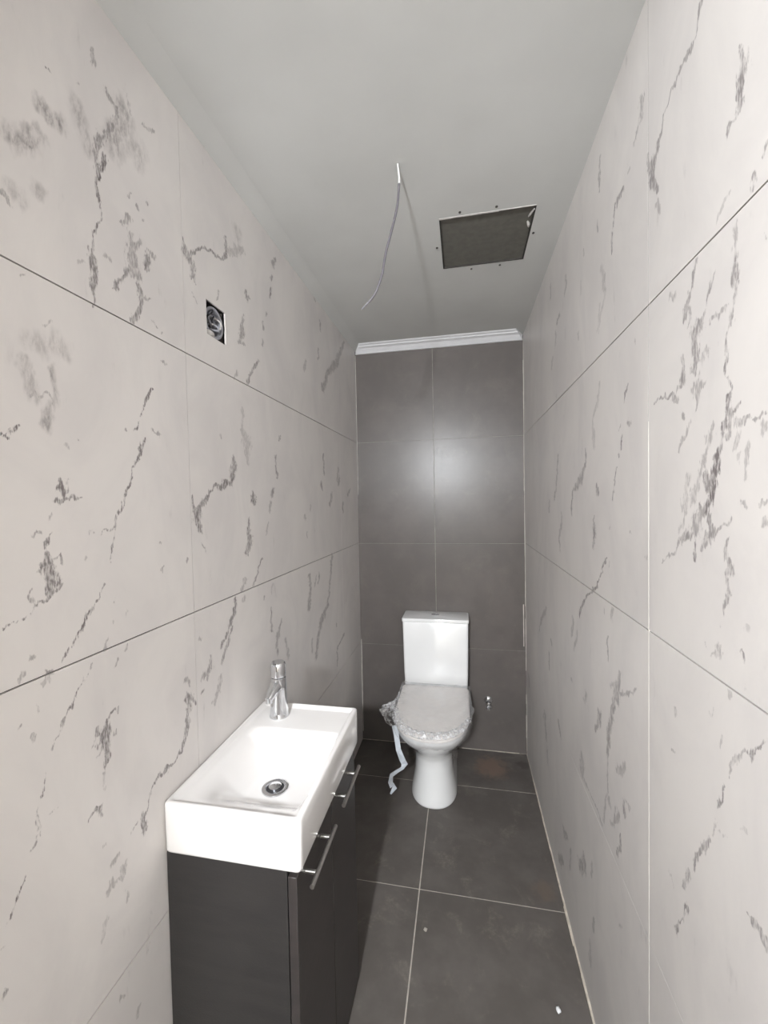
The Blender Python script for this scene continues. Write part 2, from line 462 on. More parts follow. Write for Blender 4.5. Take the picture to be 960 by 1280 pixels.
VEINS_R = """60:675,2158,5.9 682,2148,3.0 687,2128,2.6 703,2125,6.5 726,2122,4.7 744,2119,6.1 763,2115,3.2 783,2102,3.3 797,2078,5.3 812,2060,10.9 828,2044,15.4 828,2025,9.8 809,1997,5.5
60:845,2083,4.3 840,2057,8.5
40:809,1975,5.5 799,1953,5.4
45:873,2201,13.2 873,2175,10.3
50:891,2169,5.3 906,2147,3.8
30:927,2125,3.9 935,2123,3.2
65:957,2107,4.9 996,2102,7.7
70:1008,2106,4.3 1027,2065,5.3 1030,2023,4.4
55:1110,2286,4.7 1110,2248,9.5 1108,2213,3.8
50:1129,2152,5.8 1129,2127,5.9
65:591,2014,2.9 589,1993,4.4 585,1971,11.4 589,1955,10.1 592,1942,6.6 594,1929,3.0
30:575,1993,2.8 576,1978,2.8
60:598,1927,1.9 613,1929,7.2 617,1922,2.5
50:544,1860,1.5 550,1848,1.0
50:565,1832,2.4 571,1824,3.4
30:611,1847,2.4 619,1840,2.5 636,1828,4.4
40:599,1804,2.3 598,1786,3.1 600,1765,3.1
40:548,1751,1.6 544,1748,1.6
55:684,1806,2.6 691,1789,2.7 702,1762,6.6 710,1745,7.9 719,1733,5.8
55:701,1746,3.3 703,1720,3.3
55:640,1765,2.2 651,1751,5.6 661,1728,2.4 673,1708,4.0 686,1702,15.4 686,1687,11.4 688,1667,8.4 691,1648,7.4
60:725,1677,5.9 722,1657,4.7 722,1640,8.2
40:665,1660,9.7 670,1644,4.0
60:725,1636,4.7 749,1629,3.8 783,1629,2.7 821,1628,2.1
40:749,1619,6.4 740,1613,5.0
45:665,1623,5.9 685,1620,12.9 683,1602,5.2 688,1585,4.2
50:719,1591,3.5 720,1584,2.9
40:704,1570,5.6 725,1552,3.6 732,1534,3.0
60:600,1763,5.4 598,1742,6.9 600,1718,3.9 604,1687,3.9 614,1665,3.3 615,1622,2.9 605,1593,2.4 611,1569,4.9
60:602,1726,2.3 594,1722,2.3
45:616,1710,2.1 633,1703,5.2 651,1703,2.3
45:766,1791,3.3 747,1781,5.7
75:611,1585,4.1 619,1558,7.5 625,1527,5.1 636,1504,11.0 641,1482,8.1 645,1463,6.4 664,1443,9.8
55:605,1565,7.1 611,1543,4.9
65:587,1579,2.2 599,1564,4.7 611,1564,2.4
40:641,1553,5.4 655,1531,5.7 664,1518,4.9 674,1495,5.1 685,1472,8.4 696,1448,10.8
40:657,1548,6.7 657,1541,5.7
35:707,1491,9.0 713,1461,9.1 715,1445,11.5
50:540,1558,1.5 559,1554,1.7 576,1547,5.0 595,1548,7.6
35:544,1542,6.2 547,1535,5.1
40:591,1535,8.2 598,1521,4.7
35:572,1518,4.2 576,1486,5.7
25:587,1510,3.7 589,1500,3.0
40:581,1450,5.1 575,1450,3.6
40:551,1447,3.9 543,1449,3.8
70:938,1701,3.3 952,1682,5.0 960,1658,2.5
50:981,1611,3.5 988,1603,3.5
70:972,1592,3.4 977,1567,4.3
60:989,1555,5.3 989,1551,4.4
60:1004,1519,3.6 1033,1454,3.7
50:941,1616,6.6 926,1612,5.7
40:905,1773,4.7 900,1769,3.9
30:1122,1745,6.0 1130,1707,8.0 1171,1675,5.2 1172,1622,14.7 1164,1600,10.4
60:1239,1593,4.5 1236,1554,6.7 1276,1517,13.9 1318,1507,12.0
75:1141,1494,4.1 1137,1474,10.3
25:1096,2018,11.4 1075,1941,7.5 1128,1887,9.9
65:1167,1411,4.2 1164,1369,12.7 1177,1330,8.6
50:1047,1392,3.8 1049,1383,3.8
75:1076,1312,3.9 1145,1229,4.2 1205,1200,4.4 1263,1164,5.9 1316,1102,7.4
40:930,1391,4.2 925,1390,3.3
30:1052,1306,4.8 1055,1296,4.8
30:856,1342,4.6 851,1341,3.8
50:662,1449,6.8 679,1422,15.3 685,1413,15.6
60:654,1438,4.8 649,1421,6.6 640,1414,7.2 659,1400,9.6 669,1382,4.0
60:655,1483,10.4 645,1467,5.5
50:640,1414,4.5 618,1420,2.5 604,1434,3.2
60:695,1403,6.5 724,1397,8.3 749,1372,3.2 790,1346,2.8
70:690,1391,3.2 687,1362,3.7
35:712,1445,10.3 718,1426,5.9 730,1410,3.7
55:604,1411,1.6 614,1386,3.7 603,1366,6.4 611,1352,3.3 607,1337,6.5 615,1314,4.2 619,1299,2.1
25:623,1290,1.7 624,1284,1.7
70:659,1246,2.5 656,1246,1.9
45:626,1256,4.4 630,1248,7.9 644,1239,2.8
25:626,1243,6.1 619,1240,3.4
60:585,1266,1.5 577,1256,2.9 576,1250,2.2
20:574,1296,4.3 570,1295,3.5
50:1064,1125,4.9 1067,1064,4.9
40:1036,1191,9.5 1039,1178,11.4
30:1092,1185,5.0 1092,1175,5.0
50:987,1064,5.5 1006,1024,16.8 1006,996,14.9
50:1000,1013,7.4 942,1042,5.2 896,1070,3.3
40:1051,1010,5.9 1025,1020,5.7
40:577,1449,5.0 574,1443,2.8
40:550,1449,3.2 545,1447,2.8
40:543,1427,3.8 540,1425,3.1
25:574,1228,2.9 573,1223,2.9
25:600,1202,4.0 602,1195,3.2
70:536,1185,2.0 553,1156,3.5 567,1140,2.8
45:574,1141,3.8 596,1110,3.6 607,1094,1.6
70:615,1066,1.7 627,1036,4.1
40:635,1008,1.8 641,988,2.5
30:629,998,1.8 617,1004,1.7 607,1003,1.1
60:647,972,5.0 663,943,4.6 682,906,4.2 687,889,2.2
70:702,867,6.0 718,829,4.7
70:706,810,5.3 726,768,2.0 745,731,7.7
25:765,814,3.6 751,806,3.5
60:570,939,1.9 551,945,6.1 540,938,7.5 536,927,3.3
40:743,1105,4.2 745,1095,4.2
40:753,1034,3.5 747,1035,3.4
30:624,1129,3.4 625,1122,3.5
30:642,1163,2.4 647,1154,2.5
30:597,1205,3.1 603,1193,2.7
20:578,1043,3.9 573,1045,3.8
55:1016,1007,17.3 1033,955,10.1 1061,882,15.7 1070,837,10.6
55:1128,898,16.7 1161,838,8.6
40:1071,824,4.0 1075,742,5.3 1101,641,6.9
40:1062,725,13.2 1057,716,10.5
40:962,875,7.1 1001,825,9.9
60:970,792,9.6 963,762,9.5
50:955,797,4.7 934,793,5.7
50:1002,732,12.4 1045,673,7.8
60:986,695,4.9 987,671,8.6 1011,625,5.1
40:1301,647,16.4 1274,625,9.6 1199,625,4.5 1112,620,4.2
50:1322,323,20.4 1274,370,19.6
40:1279,398,8.2 1285,369,8.2
30:1197,439,7.6 1207,400,7.7
40:1181,294,7.6 1191,250,7.7
30:1216,192,9.4 1221,132,12.7
40:995,477,6.3 982,488,6.2
40:1445,2190,8.5 1446,2151,11.4 1462,2130,7.2
35:1678,2272,8.3 1680,2227,8.3
50:1536,2100,9.2 1578,2090,9.4
35:1597,2066,11.2 1602,2027,11.2
35:1083,1990,10.6 1088,1971,12.8 1073,1942,6.3
25:1114,1940,6.6 1123,1883,8.9
30:1244,2154,7.3 1244,2136,7.3
30:1649,1986,13.3 1666,1958,13.4
30:1305,1943,7.8 1303,1926,7.8
20:1279,2080,6.3 1279,2042,6.3
50:1576,1608,12.9 1596,1536,8.2 1636,1462,13.6
40:1726,1445,10.8 1749,1408,10.9
45:1530,1406,6.3 1532,1367,12.7 1567,1324,13.1 1552,1269,8.1
60:1290,1514,15.8 1379,1483,7.1 1393,1433,12.9 1394,1411,5.8
40:1826,984,15.6 1960,886,12.7 1979,838,8.6
50:1721,889,9.2 1713,880,9.2
60:1763,819,11.4 1766,748,7.6
40:1389,1065,14.6 1404,1017,11.9
35:1337,1039,8.5 1377,975,7.3
40:1413,866,6.0 1402,867,6.0
40:1250,900,10.6 1257,870,10.7
40:2309,490,15.3 2304,443,15.3
30:1886,516,12.4 1897,484,12.5
40:1867,511,19.1 1841,421,19.0
50:1598,622,12.2 1574,591,12.0
30:1815,379,18.7 1811,336,18.7
50:1520,255,19.7 1482,282,15.3
50:1606,87,21.0 1555,133,18.2
40:1289,671,19.4 1284,650,12.9
40:1429,276,9.2 1441,202,9.3"""
def parse(txt):
    seg = []
    for ln in txt.strip().split('\n'):
        s, pts = ln.split(':'); soft = s.endswith('s'); s = float(s.rstrip('s')) / 100
        P = [tuple(float(q) / 1000 for q in p.split(',')) for p in pts.split()]
        for a, b in zip(P[:-1], P[1:]): seg.append((a, b, s, soft))
    return seg
def vnoise(x, y, seed):
    xi = np.floor(x).astype(np.int64); yi = np.floor(y).astype(np.int64); fx = x - xi; fy = y - yi
    fx = fx * fx * (3 - 2 * fx); fy = fy * fy * (3 - 2 * fy)
    def h(a, b):
        n = (a * 374761393 + b * 668265263 + seed * 1442695041) & 0x7fffffff
        n = ((n ^ (n >> 13)) * 1274126177) & 0x7fffffff
        return ((n ^ (n >> 16)) & 0xffff) / 65535.0 - .5
    return (h(xi, yi) * (1 - fx) + h(xi + 1, yi) * fx) * (1 - fy) + (h(xi, yi + 1) * (1 - fx) + h(xi + 1, yi + 1) * fx) * fy
def warp(Y, Z):
    k = np.clip((Y - .3) / .9, .7, 2.2)          # printed detail reads coarser along the receding wall
    a = vnoise(Y * 60 / k, Z * 45, 1) * 1.0 + vnoise(Y * 170 / k, Z * 110, 2) * .6 + vnoise(Y * 400 / k, Z * 260, 3) * .35
    b = vnoise(Y * 60 / k, Z * 45, 4) * 1.0 + vnoise(Y * 170 / k, Z * 110, 5) * .6
    return Y + a * .011 * k, Z + b * .013
def vein_field(segs, Y, Z):
    Y, Z = warp(Y, Z)
    f = np.zeros_like(Y); g = np.zeros_like(Y); sf = np.zeros_like(Y)
    for (a, b, s, soft) in segs:
        dy, dz = b[0] - a[0], b[1] - a[1]; L2 = dy * dy + dz * dz + 1e-12
        tt = np.clip(((Y - a[0]) * dy + (Z - a[1]) * dz) / L2, 0, 1)
        d = np.hypot(Y - a[0] - tt * dy, Z - a[1] - tt * dz)
        h = np.maximum((a[2] + tt * (b[2] - a[2])) * .85, .0014)
        if soft:
            v = s * np.clip(1.25 - d / (h * 1.9), 0, 1); sf = np.maximum(sf, v * v * (3 - 2 * v) if False else v)
        else:
            v = np.clip(.5 + .5 * (h - d) / np.maximum(1.6 * h, .0045) + .04, 0, 1)
            k = v > f; f = np.where(k, v, f); g = np.where(k, s, g)
            near = (v > .05) & (v >= f - 1e-9); g = np.where(near, s, g)
    return f, g, sf
def margin(s): return max(s[0][2], s[1][2]) * 2.6 + .020

TILE_T = .010; J = .0013
ROWS = [0.0, .6045, 1.2085, 1.8125, H]
def side_tile(name, x_face, nrm, y0, y1, z0, z1, segs, parent, hole=None):
    """one tile: front face split in blocks (finely where the print has veins), plus its four edges"""
    def cuts(a, b, step, extra=()):
        n = max(1, round((b - a) / step)); c = [a + (b - a) * i / n for i in range(n + 1)]
        for e in extra:
            if a < e < b:
                c = [q for q in c if abs(q - e) > step * .3] + [e]
        return sorted(c)
    ys = cuts(y0, y1, .045, (hole[0], hole[1]) if hole else ()); zs = cuts(z0, z1, .045, (hole[2], hole[3]) if hole else ())
    near = [s for s in segs if max(s[0][0], s[1][0]) + margin(s) > y0 and min(s[0][0], s[1][0]) - margin(s) < y1
            and max(s[0][1], s[1][1]) + margin(s) > z0 and min(s[0][1], s[1][1]) - margin(s) < z1]
    V, A, Fc = [], [], []; nv = 0
    for i in range(len(ys) - 1):
        for j in range(len(zs) - 1):
            a, b, c, d = ys[i], ys[i + 1], zs[j], zs[j + 1]
            if hole and a >= hole[0] - 1e-6 and b <= hole[1] + 1e-6 and c >= hole[2] - 1e-6 and d <= hole[3] + 1e-6: continue
            loc = [s for s in near if max(s[0][0], s[1][0]) + margin(s) > a and min(s[0][0], s[1][0]) - margin(s) < b
                   and max(s[0][1], s[1][1]) + margin(s) > c and min(s[0][1], s[1][1]) - margin(s) < d]
            if loc:
                st = .0021 if a < 1.0 else (.003 if a < 1.45 else .0055)
                ny = max(2, round((b - a) / st)); nz = max(2, round((d - c) / (.0024 if a < 1.2 else .004)))
            else: ny = nz = 1
            yy = np.linspace(a, b, ny + 1); zz = np.linspace(c, d, nz + 1)
            Yg, Zg = np.meshgrid(yy, zz, indexing='ij')
            if loc: f, g, sf = vein_field(loc, Yg, Zg)
            else: f = g = sf = np.zeros_like(Yg)
            n = Yg.size
            V.append(np.stack([np.full(n, x_face), Yg.ravel(), Zg.ravel()], 1))
            A.append(np.stack([f.ravel(), g.ravel(), sf.ravel(), np.ones(n)], 1))
            ii, jj = np.meshgrid(np.arange(ny), np.arange(nz), indexing='ij'); q = (ii * (nz + 1) + jj).ravel() + nv
            quad = np.stack([q, q + nz + 1, q + nz + 2, q + 1], 1)
            Fc.append(quad if nrm > 0 else quad[:, ::-1]); nv += n
    # edges of the tile (and of a cut-out)
    def edge(y0_, z0_, y1_, z1_, flip):
        nonlocal nv
        xb = x_face - nrm * TILE_T
        V.append(np.array([[x_face, y0_, z0_], [x_face, y1_, z1_], [xb, y1_, z1_], [xb, y0_, z0_]]))
        A.append(np.array([[0, 0, 0, 1.0]] * 4)); q = np.array([[nv, nv + 1, nv + 2, nv + 3]])
        Fc.append(q[:, ::-1] if flip else q); nv += 4
    for (a, b, c, d) in [(y0, z0, y1, z0), (y1, z0, y1, z1), (y1, z1, y0, z1), (y0, z1, y0, z0)]: edge(a, b, c, d, nrm > 0)
    if hole:
        h = hole
        for (a, b, c, d) in [(h[0], h[2], h[1], h[2]), (h[1], h[2], h[1], h[3]), (h[1], h[3], h[0], h[3]), (h[0], h[3], h[0], h[2])]: edge(a, b, c, d, nrm < 0)
    V = np.concatenate(V).astype(np.float32); A = np.concatenate(A).astype(np.float32); Fc = np.concatenate(Fc).astype(np.int32)
    me = bpy.data.meshes.new(name)
    me.vertices.add(len(V)); me.vertices.foreach_set('co', V.ravel())
    me.loops.add(Fc.size); me.loops.foreach_set('vertex_index', Fc.ravel())
    me.polygons.add(len(Fc)); me.polygons.foreach_set('loop_start', np.arange(0, Fc.size, 4, dtype=np.int32))
    me.update(calc_edges=True)
    ca = me.attributes.new('vein', 'FLOAT_COLOR', 'POINT'); ca.data.foreach_set('color', A.ravel())
    me.materials.append(M_marble)
    o = bpy.data.objects.new(name, me); col.objects.link(o); o.parent = parent
    return o

Y_FRONT = -.45
CZ = H + .004; HL = H - .009
HOLE = (.936, 1.020, 1.890, 1.976)
segL, segR = parse(VEINS_L), parse(VEINS_R)
# bed (grout) of the left wall, left open behind the junction box cut-out
bx = (-.10, -.0040)
wall_left = struct(boxes('wall_left', [(*bx, Y_FRONT, HOLE[0], 0, H), (*bx, HOLE[1], D, 0, H), (*bx, HOLE[0], HOLE[1], 0, HOLE[2]), (*bx, HOLE[0], HOLE[1], HOLE[3], H),
                                       (-.10, -.062, HOLE[0], HOLE[1], HOLE[2], HOLE[3])], M_grout_dark))
wall_right = struct(boxes('wall_right', [(W + .0040, W + .10, Y_FRONT, D, 0, H)], M_grout_dark))
YL = [Y_FRONT, .8514, 2.0515, D]; YR = [Y_FRONT, .8433, 2.0433, D]
for i in range(4):
    for k in range(3):
        jl = .0006
        jb_, jt_ = (0, .0011, J, J)[i], (.0011, J, J, 0)[i]
        z0, z1 = ROWS[i] + jb_, ROWS[i + 1] - jt_
        side_tile('tile', 0.0, 1, YL[k] + (jl if k else 0), YL[k + 1] - (jl if k < 2 else 0), z0, z1, segL, wall_left, HOLE if (i == 3 and k == 1) else None)
        z0 = ROWS[i] + (0, .0005, J, J)[i]; z1 = ROWS[i + 1] - (.0005, J, J, 0)[i]
        side_tile('tile', W, -1, YR[k] + (.0008 if k else 0), YR[k + 1] - (.0008 if k < 2 else 0), z0, CZ if i == 3 else z1, segR, wall_right)
# the right wall's near upright joint is filled with white grout, proud in its lower two thirds
box('white_joint', W - .0003, W + .003, .8433 - .0009, .8433 + .0009, .34, 1.60, M_grout_light, wall_right)

box('grey_joint', W + .0002, W + .003, .8433 - .0009, .8433 + .0009, 1.60, CZ, M_grout_back, wall_right)
box('grey_joint', W + .0002, W + .003, .8433 - .0009, .8433 + .0009, 0, .34, M_grout_back, wall_right)

# ------------------------------------------------------------------ back wall
wall_back = struct(box('wall_back', -.10, W + .10, D + .0016, D + .10, 0, H, M_grout_back))
XB = [0, .4614, W]; ZB = [0, .5934, 1.2050, 1.8110, H]
for i in range(2):
    for k in range(4):
        jx, jz = .0014, .0008
        box('tile', XB[i] + (jx if i else .0), XB[i + 1] - (jx if i == 0 else 0), D, D + TILE_T, ZB[k] + (jz if k else 0), ZB[k + 1] - (jz if k < 3 else 0), M_backtile, wall_back)
# uneven white caulk in the right corner
random.seed(4)
bm = bmesh.new(); z = .02
while z < 2.33:
    L = random.uniform(.05, .16); w = random.choice([.0012, .002, .0028, .0035])
    if not (.30 < z < .42): box_bm(bm, W - w, W + .0005, D - w * .9, D + .0005, z, min(2.345, z + L))
    z += L
bm_obj('corner_caulk', bm, M_caulk, wall_back)
bm = bmesh.new()
for (x, z0, z1, w) in [(W - .012, .62, .86, .0022), (.004, .05, .62, .0015), (.003, 1.5, 2.33, .001)]:
    box_bm(bm, x - w, x + w, D - .0008, D + .001, z0, z1)
bm_obj('grout_smear', bm, M_caulk, wall_back)

# ------------------------------------------------------------------ floor
floor = struct(box('floor', -.10, W + .10, Y_FRONT, D + .10, -.08, -.0012, M_grout_floor))
XF = [0, .4437, W]; YF = [Y_FRONT, .30, .895, 1.4890, 2.0800, D]
for i in range(2):
    for k in range(5):
        j = .0022
        box('tile', XF[i] + (j if i else .0), XF[i + 1] - (j if i == 0 else .004), YF[k] + (j if k else 0), YF[k + 1] - (j if k < 4 else .003), -.011, 0, M_floortile, floor)
# dusty bead of grout along the right wall, broken
bm = bmesh.new(); y = .5; random.seed(9)
while y < D - .02:
    L = random.uniform(.06, .2); w = random.uniform(.004, .008)
    if y < 2.05: box_bm(bm, W - w, W + .0006, y, min(y + L, D), -.003, random.uniform(.0015, .004))
    y += L
bm_obj('edge_grout', bm, M_caulk_dusty, floor)
bm = bmesh.new()
for x0, x1, w in [(0, .10, .004), (.60, .70, .0022), (.70, .80, .003), (.80, .92, .0045), (.02, .30, .0025)]:
    box_bm(bm, x0, x1, D - w, D + .0005, -.003, .0022)
bm_obj('back_edge_grout', bm, M_caulk_dusty, floor)

# ------------------------------------------------------------------ ceiling with the open hatch
HX0, HX1, HY0, HY1 = .561, .861, 1.361, 1.652
COVE = .052
ceiling = struct(boxes('ceiling', [(-.10, HX0, Y_FRONT, D + .1, CZ, CZ + .10), (HX1, W + .10, Y_FRONT, D + .1, CZ, CZ + .10),
                                   (HX0, HX1, Y_FRONT, HY0, CZ, CZ + .10), (HX0, HX1, HY1, D + .1, CZ, CZ + .10)], M_ceiling))
# tilted strip along the left wall, shaped to give a band of reflected light
def fillet(x_wall, sgn, wid, name):
    n = 8; vs_, fs = [], []
    for k in range(n + 1):
        a = k / n; x = x_wall + sgn * wid * a; z = HL + (CZ - HL) * (1 - (1 - a) ** 1.4)
        vs_ += [(x, Y_FRONT, z), (x, D, z)]
    for k in range(n):
        q = (2 * k, 2 * k + 1, 2 * k + 3, 2 * k + 2); fs.append(q)
    b = len(vs_); vs_ += [(x_wall - sgn * .01, Y_FRONT, HL), (x_wall - sgn * .01, D, HL), (x_wall - sgn * .01, Y_FRONT, CZ + .02), (x_wall - sgn * .01, D, CZ + .02), (x_wall + sgn * wid, Y_FRONT, CZ + .02), (x_wall + sgn * wid, D, CZ + .02)]
    fs += [(b, b + 1, 1, 0), (b, b + 2, b + 3, b + 1), (b + 2, b + 4, b + 5, b + 3), (2 * n, 2 * n + 1, b + 5, b + 4)]
    bm = bmesh.new(); bv = [bm.verts.new(v) for v in vs_]
    for f in fs: bm.faces.new([bv[i] for i in f])
    return bm_obj(name, bm, M_ceiling, ceiling, smooth=True, angle=30)
fillet(0.0, 1, COVE, 'light_band_fillet')

# cornice along the top of the back wall
prof = [(0, -.022), (-.012, -.022), (-.016, -.019), (-.045, -.004), (-.062, .000), (-.068, -.001), (-.072, .003), (-.088, .0065), (-.094, .010)]
vs_, fs = [], []; n = len(prof)
for side in (0, 1):
    for (dy, dz) in prof:
        inset = .004 + .045 * (-dy / .094)
        vs_.append(((inset if side == 0 else W - inset), D + dy, CZ - .010 + dz - .0005))
    vs_.append((.004 if side == 0 else W - .004, D, CZ - .0005))
m_ = n + 1
for k in range(n): fs.append((k, k + 1, m_ + k + 1, m_ + k))
fs.append(tuple(range(m_))); fs.append(tuple(m_ + k for k in range(m_))[::-1])
fs.append((n, 0, m_, m_ + n))
bm = bmesh.new(); bv = [bm.verts.new(v) for v in vs_]
for f in fs: bm.faces.new([bv[i] for i in f])
struct(bm_obj('trim_1', bm, M_gloss_white), 'white moulded cornice between the ceiling and dark back wall')

# ------------------------------------------------------------------ unseen front wall, doorway shaped for the light, added hall with its lamp
DX0, DX1, DZ = .272, .945, 2.06  # opening sized so jamb and header shade the left wall and ceiling
struct(boxes('wall_front', [(-1.0, DX0, Y_FRONT - .10, Y_FRONT, 0, 2.48), (DX1, 2.0, Y_FRONT - .10, Y_FRONT, 0, 2.48), (DX0, DX1, Y_FRONT - .10, Y_FRONT, DZ, 2.48)], M_backtile))  # unseen wall, kept dark to cut bounce light near the camera
struct(boxes('trim_2', [(DX0 - .06, DX0, Y_FRONT - .115, Y_FRONT - .10, 0, DZ + .06), (DX1, DX1 + .06, Y_FRONT - .115, Y_FRONT - .10, 0, DZ + .06), (DX0, DX1, Y_FRONT - .115, Y_FRONT - .10, DZ, DZ + .06)], M_gloss_white))
HB = -2.0  # unseen hall, added to hold the lamp
struct(box('floor_hall', -1.0, 2.0, HB, Y_FRONT, -.08, 0, M_hallfloor))
struct(box('ceiling_hall', -1.0, 2.0, HB, Y_FRONT - .1, 2.48, 2.56, M_ceiling))
struct(box('wall_hall_left', -1.1, -1.0, HB, Y_FRONT, 0, 2.48, M_hallwall))
struct(box('wall_hall_right', 2.0, 2.1, HB, Y_FRONT, 0, 2.48, M_hallwall))
struct(box('wall_hall_back', -1.0, 2.0, HB - .1, HB, 0, 2.48, M_hallwall))
lamp = tag(empty('added_globe_lamp', (ADDED_LAMP[0], ADDED_LAMP[1], 2.48)), 'added opal globe lamp on a cord in the unseen hall behind the camera', 'lamp')  # added out of view to light the room
tube('cord', [(ADDED_LAMP[0], ADDED_LAMP[1], 2.48), (ADDED_LAMP[0], ADDED_LAMP[1], ADDED_LAMP[2] + .08)], .003, M_cable_white, lamp, 8)
lathe('socket', [(.010, .10), (.022, .09), (.024, .055)], M_gloss_white, ADDED_LAMP, 'z', lamp, 16)
lathe('globe', [(.055 * math.sin(math.radians(a)), .055 * math.cos(math.radians(a))) for a in (14, 30, 50, 70, 90, 110, 130, 150, 165, 176)], M_added_lamp, ADDED_LAMP, 'z', lamp, 16)
settle(lamp)

# ------------------------------------------------------------------ ceiling hatch, cable
hatch = tag(empty('ceiling_hatch', ((HX0 + HX1) / 2, (HY0 + HY1) / 2, CZ)), 'square dark access opening cut in the ceiling with screws around it', 'hatch')
box('board', HX0 - .015, HX1 + .015, HY0 - .015, HY1 + .015, CZ + .005, CZ + .017, M_board, hatch)
boxes('shaded_opening_edge', [(HX0 - .0005, HX0 + .004, HY0, HY1, CZ - .0005, CZ + .006), (HX1 - .004, HX1 + .0005, HY0, HY1, CZ - .0005, CZ + .006),
                       (HX0, HX1, HY1 - .004, HY1 + .0005, CZ - .0005, CZ + .006)], M_hole, hatch)  # three edges coloured dark, shade painted in so they do not look lit
bm = bmesh.new(); n = 16; random.seed(2)
for k in range(n):
    x0, x1 = HX0 + (HX1 - HX0) * k / n, HX0 + (HX1 - HX0) * (k + 1) / n
    w = .0035 if k < 10 else .0012
    box_bm(bm, x0, x1, HY0 - .002, HY0 + w * random.uniform(.8, 1.2), CZ - .0012, CZ + .005)
bm_obj('raw_plasterboard_edge', bm, M_plaster, hatch)
for (x, y) in [(.627, 1.342), (.739, 1.341), (.873, 1.499), (.777, 1.672), (.669, 1.675), (.545, 1.51)]:
    lathe('screw', [(.0038, -.0006), (.0042, .002), (.002, .004)], M_screw, (x, y, CZ - .002), 'z', hatch, 8)
tube('paper_scrap', [(HX1 - .004, HY0 + .015, CZ - .001), (HX1 - .012, HY0 + .045, CZ + .004), (HX1 - .018, HY0 + .07, CZ + .010), (HX1 - .010, HY0 + .095, CZ + .003), (HX1 - .006, HY0 + .12, CZ + .008)],
     [.002, .004, .0028, .005, .0015], M_plaster, hatch, 5, False)
settle(hatch)

cable = tag(empty('hanging_cable', (.463, 1.118, CZ)), 'thin grey electric cable dangling from the ceiling in a slack curve', 'cable')
pts = spline([(.463, 1.118, CZ + .004), (.467, 1.118, 2.335), (.466, 1.118, 2.310), (.460, 1.118, 2.255), (.445, 1.119, 2.20), (.429, 1.118, 2.146), (.421, 1.118, 2.11), (.414, 1.118, 2.077), (.392, 1.12, 2.030), (.355, 1.122, 1.995)], 6)
tube('sheath', pts[11:52], .0034, M_cable, cable, 8)
tube('white_core', pts[:12], .0030, M_cable_white, cable, 8)
tube('bare_end', pts[51:], [.0026] * 2 + [.0018] * (len(pts) - 53), M_wire, cable, 6)
settle(cable)

# ------------------------------------------------------------------ junction box in the left wall
hy, hz = (HOLE[0] + HOLE[1]) / 2, (HOLE[2] + HOLE[3]) / 2
jb = tag(empty('junction_box', (-.05, hy, hz)), 'round grey electrical box with loose wires in a square tile cut-out', 'junction box')
lathe('rim', [(.034, -.052), (.0375, -.052), (.0375, -.010), (.0400, -.008), (.0400, -.006), (.0335, -.006), (.0335, -.010), (.032, -.050)], M_boxplastic, (0, hy, hz), 'x', jb, 32, close=False)
lathe('back_plate', [(.034, -.054), (.034, -.050)], M_hole, (0, hy, hz), 'x', jb, 24)
def coil(r0, turns, x0, cy, cz, ph, nseg=40):
    return [(x0 + .012 * math.sin(k / nseg * 7), cy + r0 * (1 - .25 * k / nseg) * math.cos(ph + turns * 2 * math.pi * k / nseg), cz + r0 * (1 - .25 * k / nseg) * math.sin(ph + turns * 2 * math.pi * k / nseg)) for k in range(nseg)]
tube('wire', coil(.024, 1.3, -.026, hy + .002, hz - .004, .3), .0032, M_boxplastic, jb, 8)
tube('wire', coil(.015, 1.1, -.020, hy - .004, hz + .004, 2.2), .0030, M_wire, jb, 8)
tube('wire', coil(.010, 1.2, -.014, hy + .004, hz - .008, 4.0), .0026, M_boxplastic, jb, 8)
tube('wire', coil(.019, .8, -.012, hy + .004, hz + .002, 5.2), .0022, M_plaster, jb, 8)
tube('wire', coil(.013, .9, -.010, hy - .012, hz + .014, 1.0), .0024, M_dark_metal, jb, 8)
tube('wire', [(-.045, hy - .01, hz + .02), (-.02, hy - .02, hz + .012), (-.016, hy - .03, hz - .004), (-.03, hy - .034, hz - .02)], .0026, M_dark_metal, jb, 8)
bm = bmesh.new(); bmesh.ops.create_icosphere(bm, subdivisions=2, radius=1)
for v in bm.verts:
    k = 1 + .35 * noise.noise(v.co * 2.3); v.co = Vector((-.009 + v.co.x * .007 * k, hy - .018 + v.co.y * .020 * k, hz - .032 + v.co.z * .0090 * k))
bm_obj('plaster_lump', bm, M_plaster, jb, True)
settle(jb)

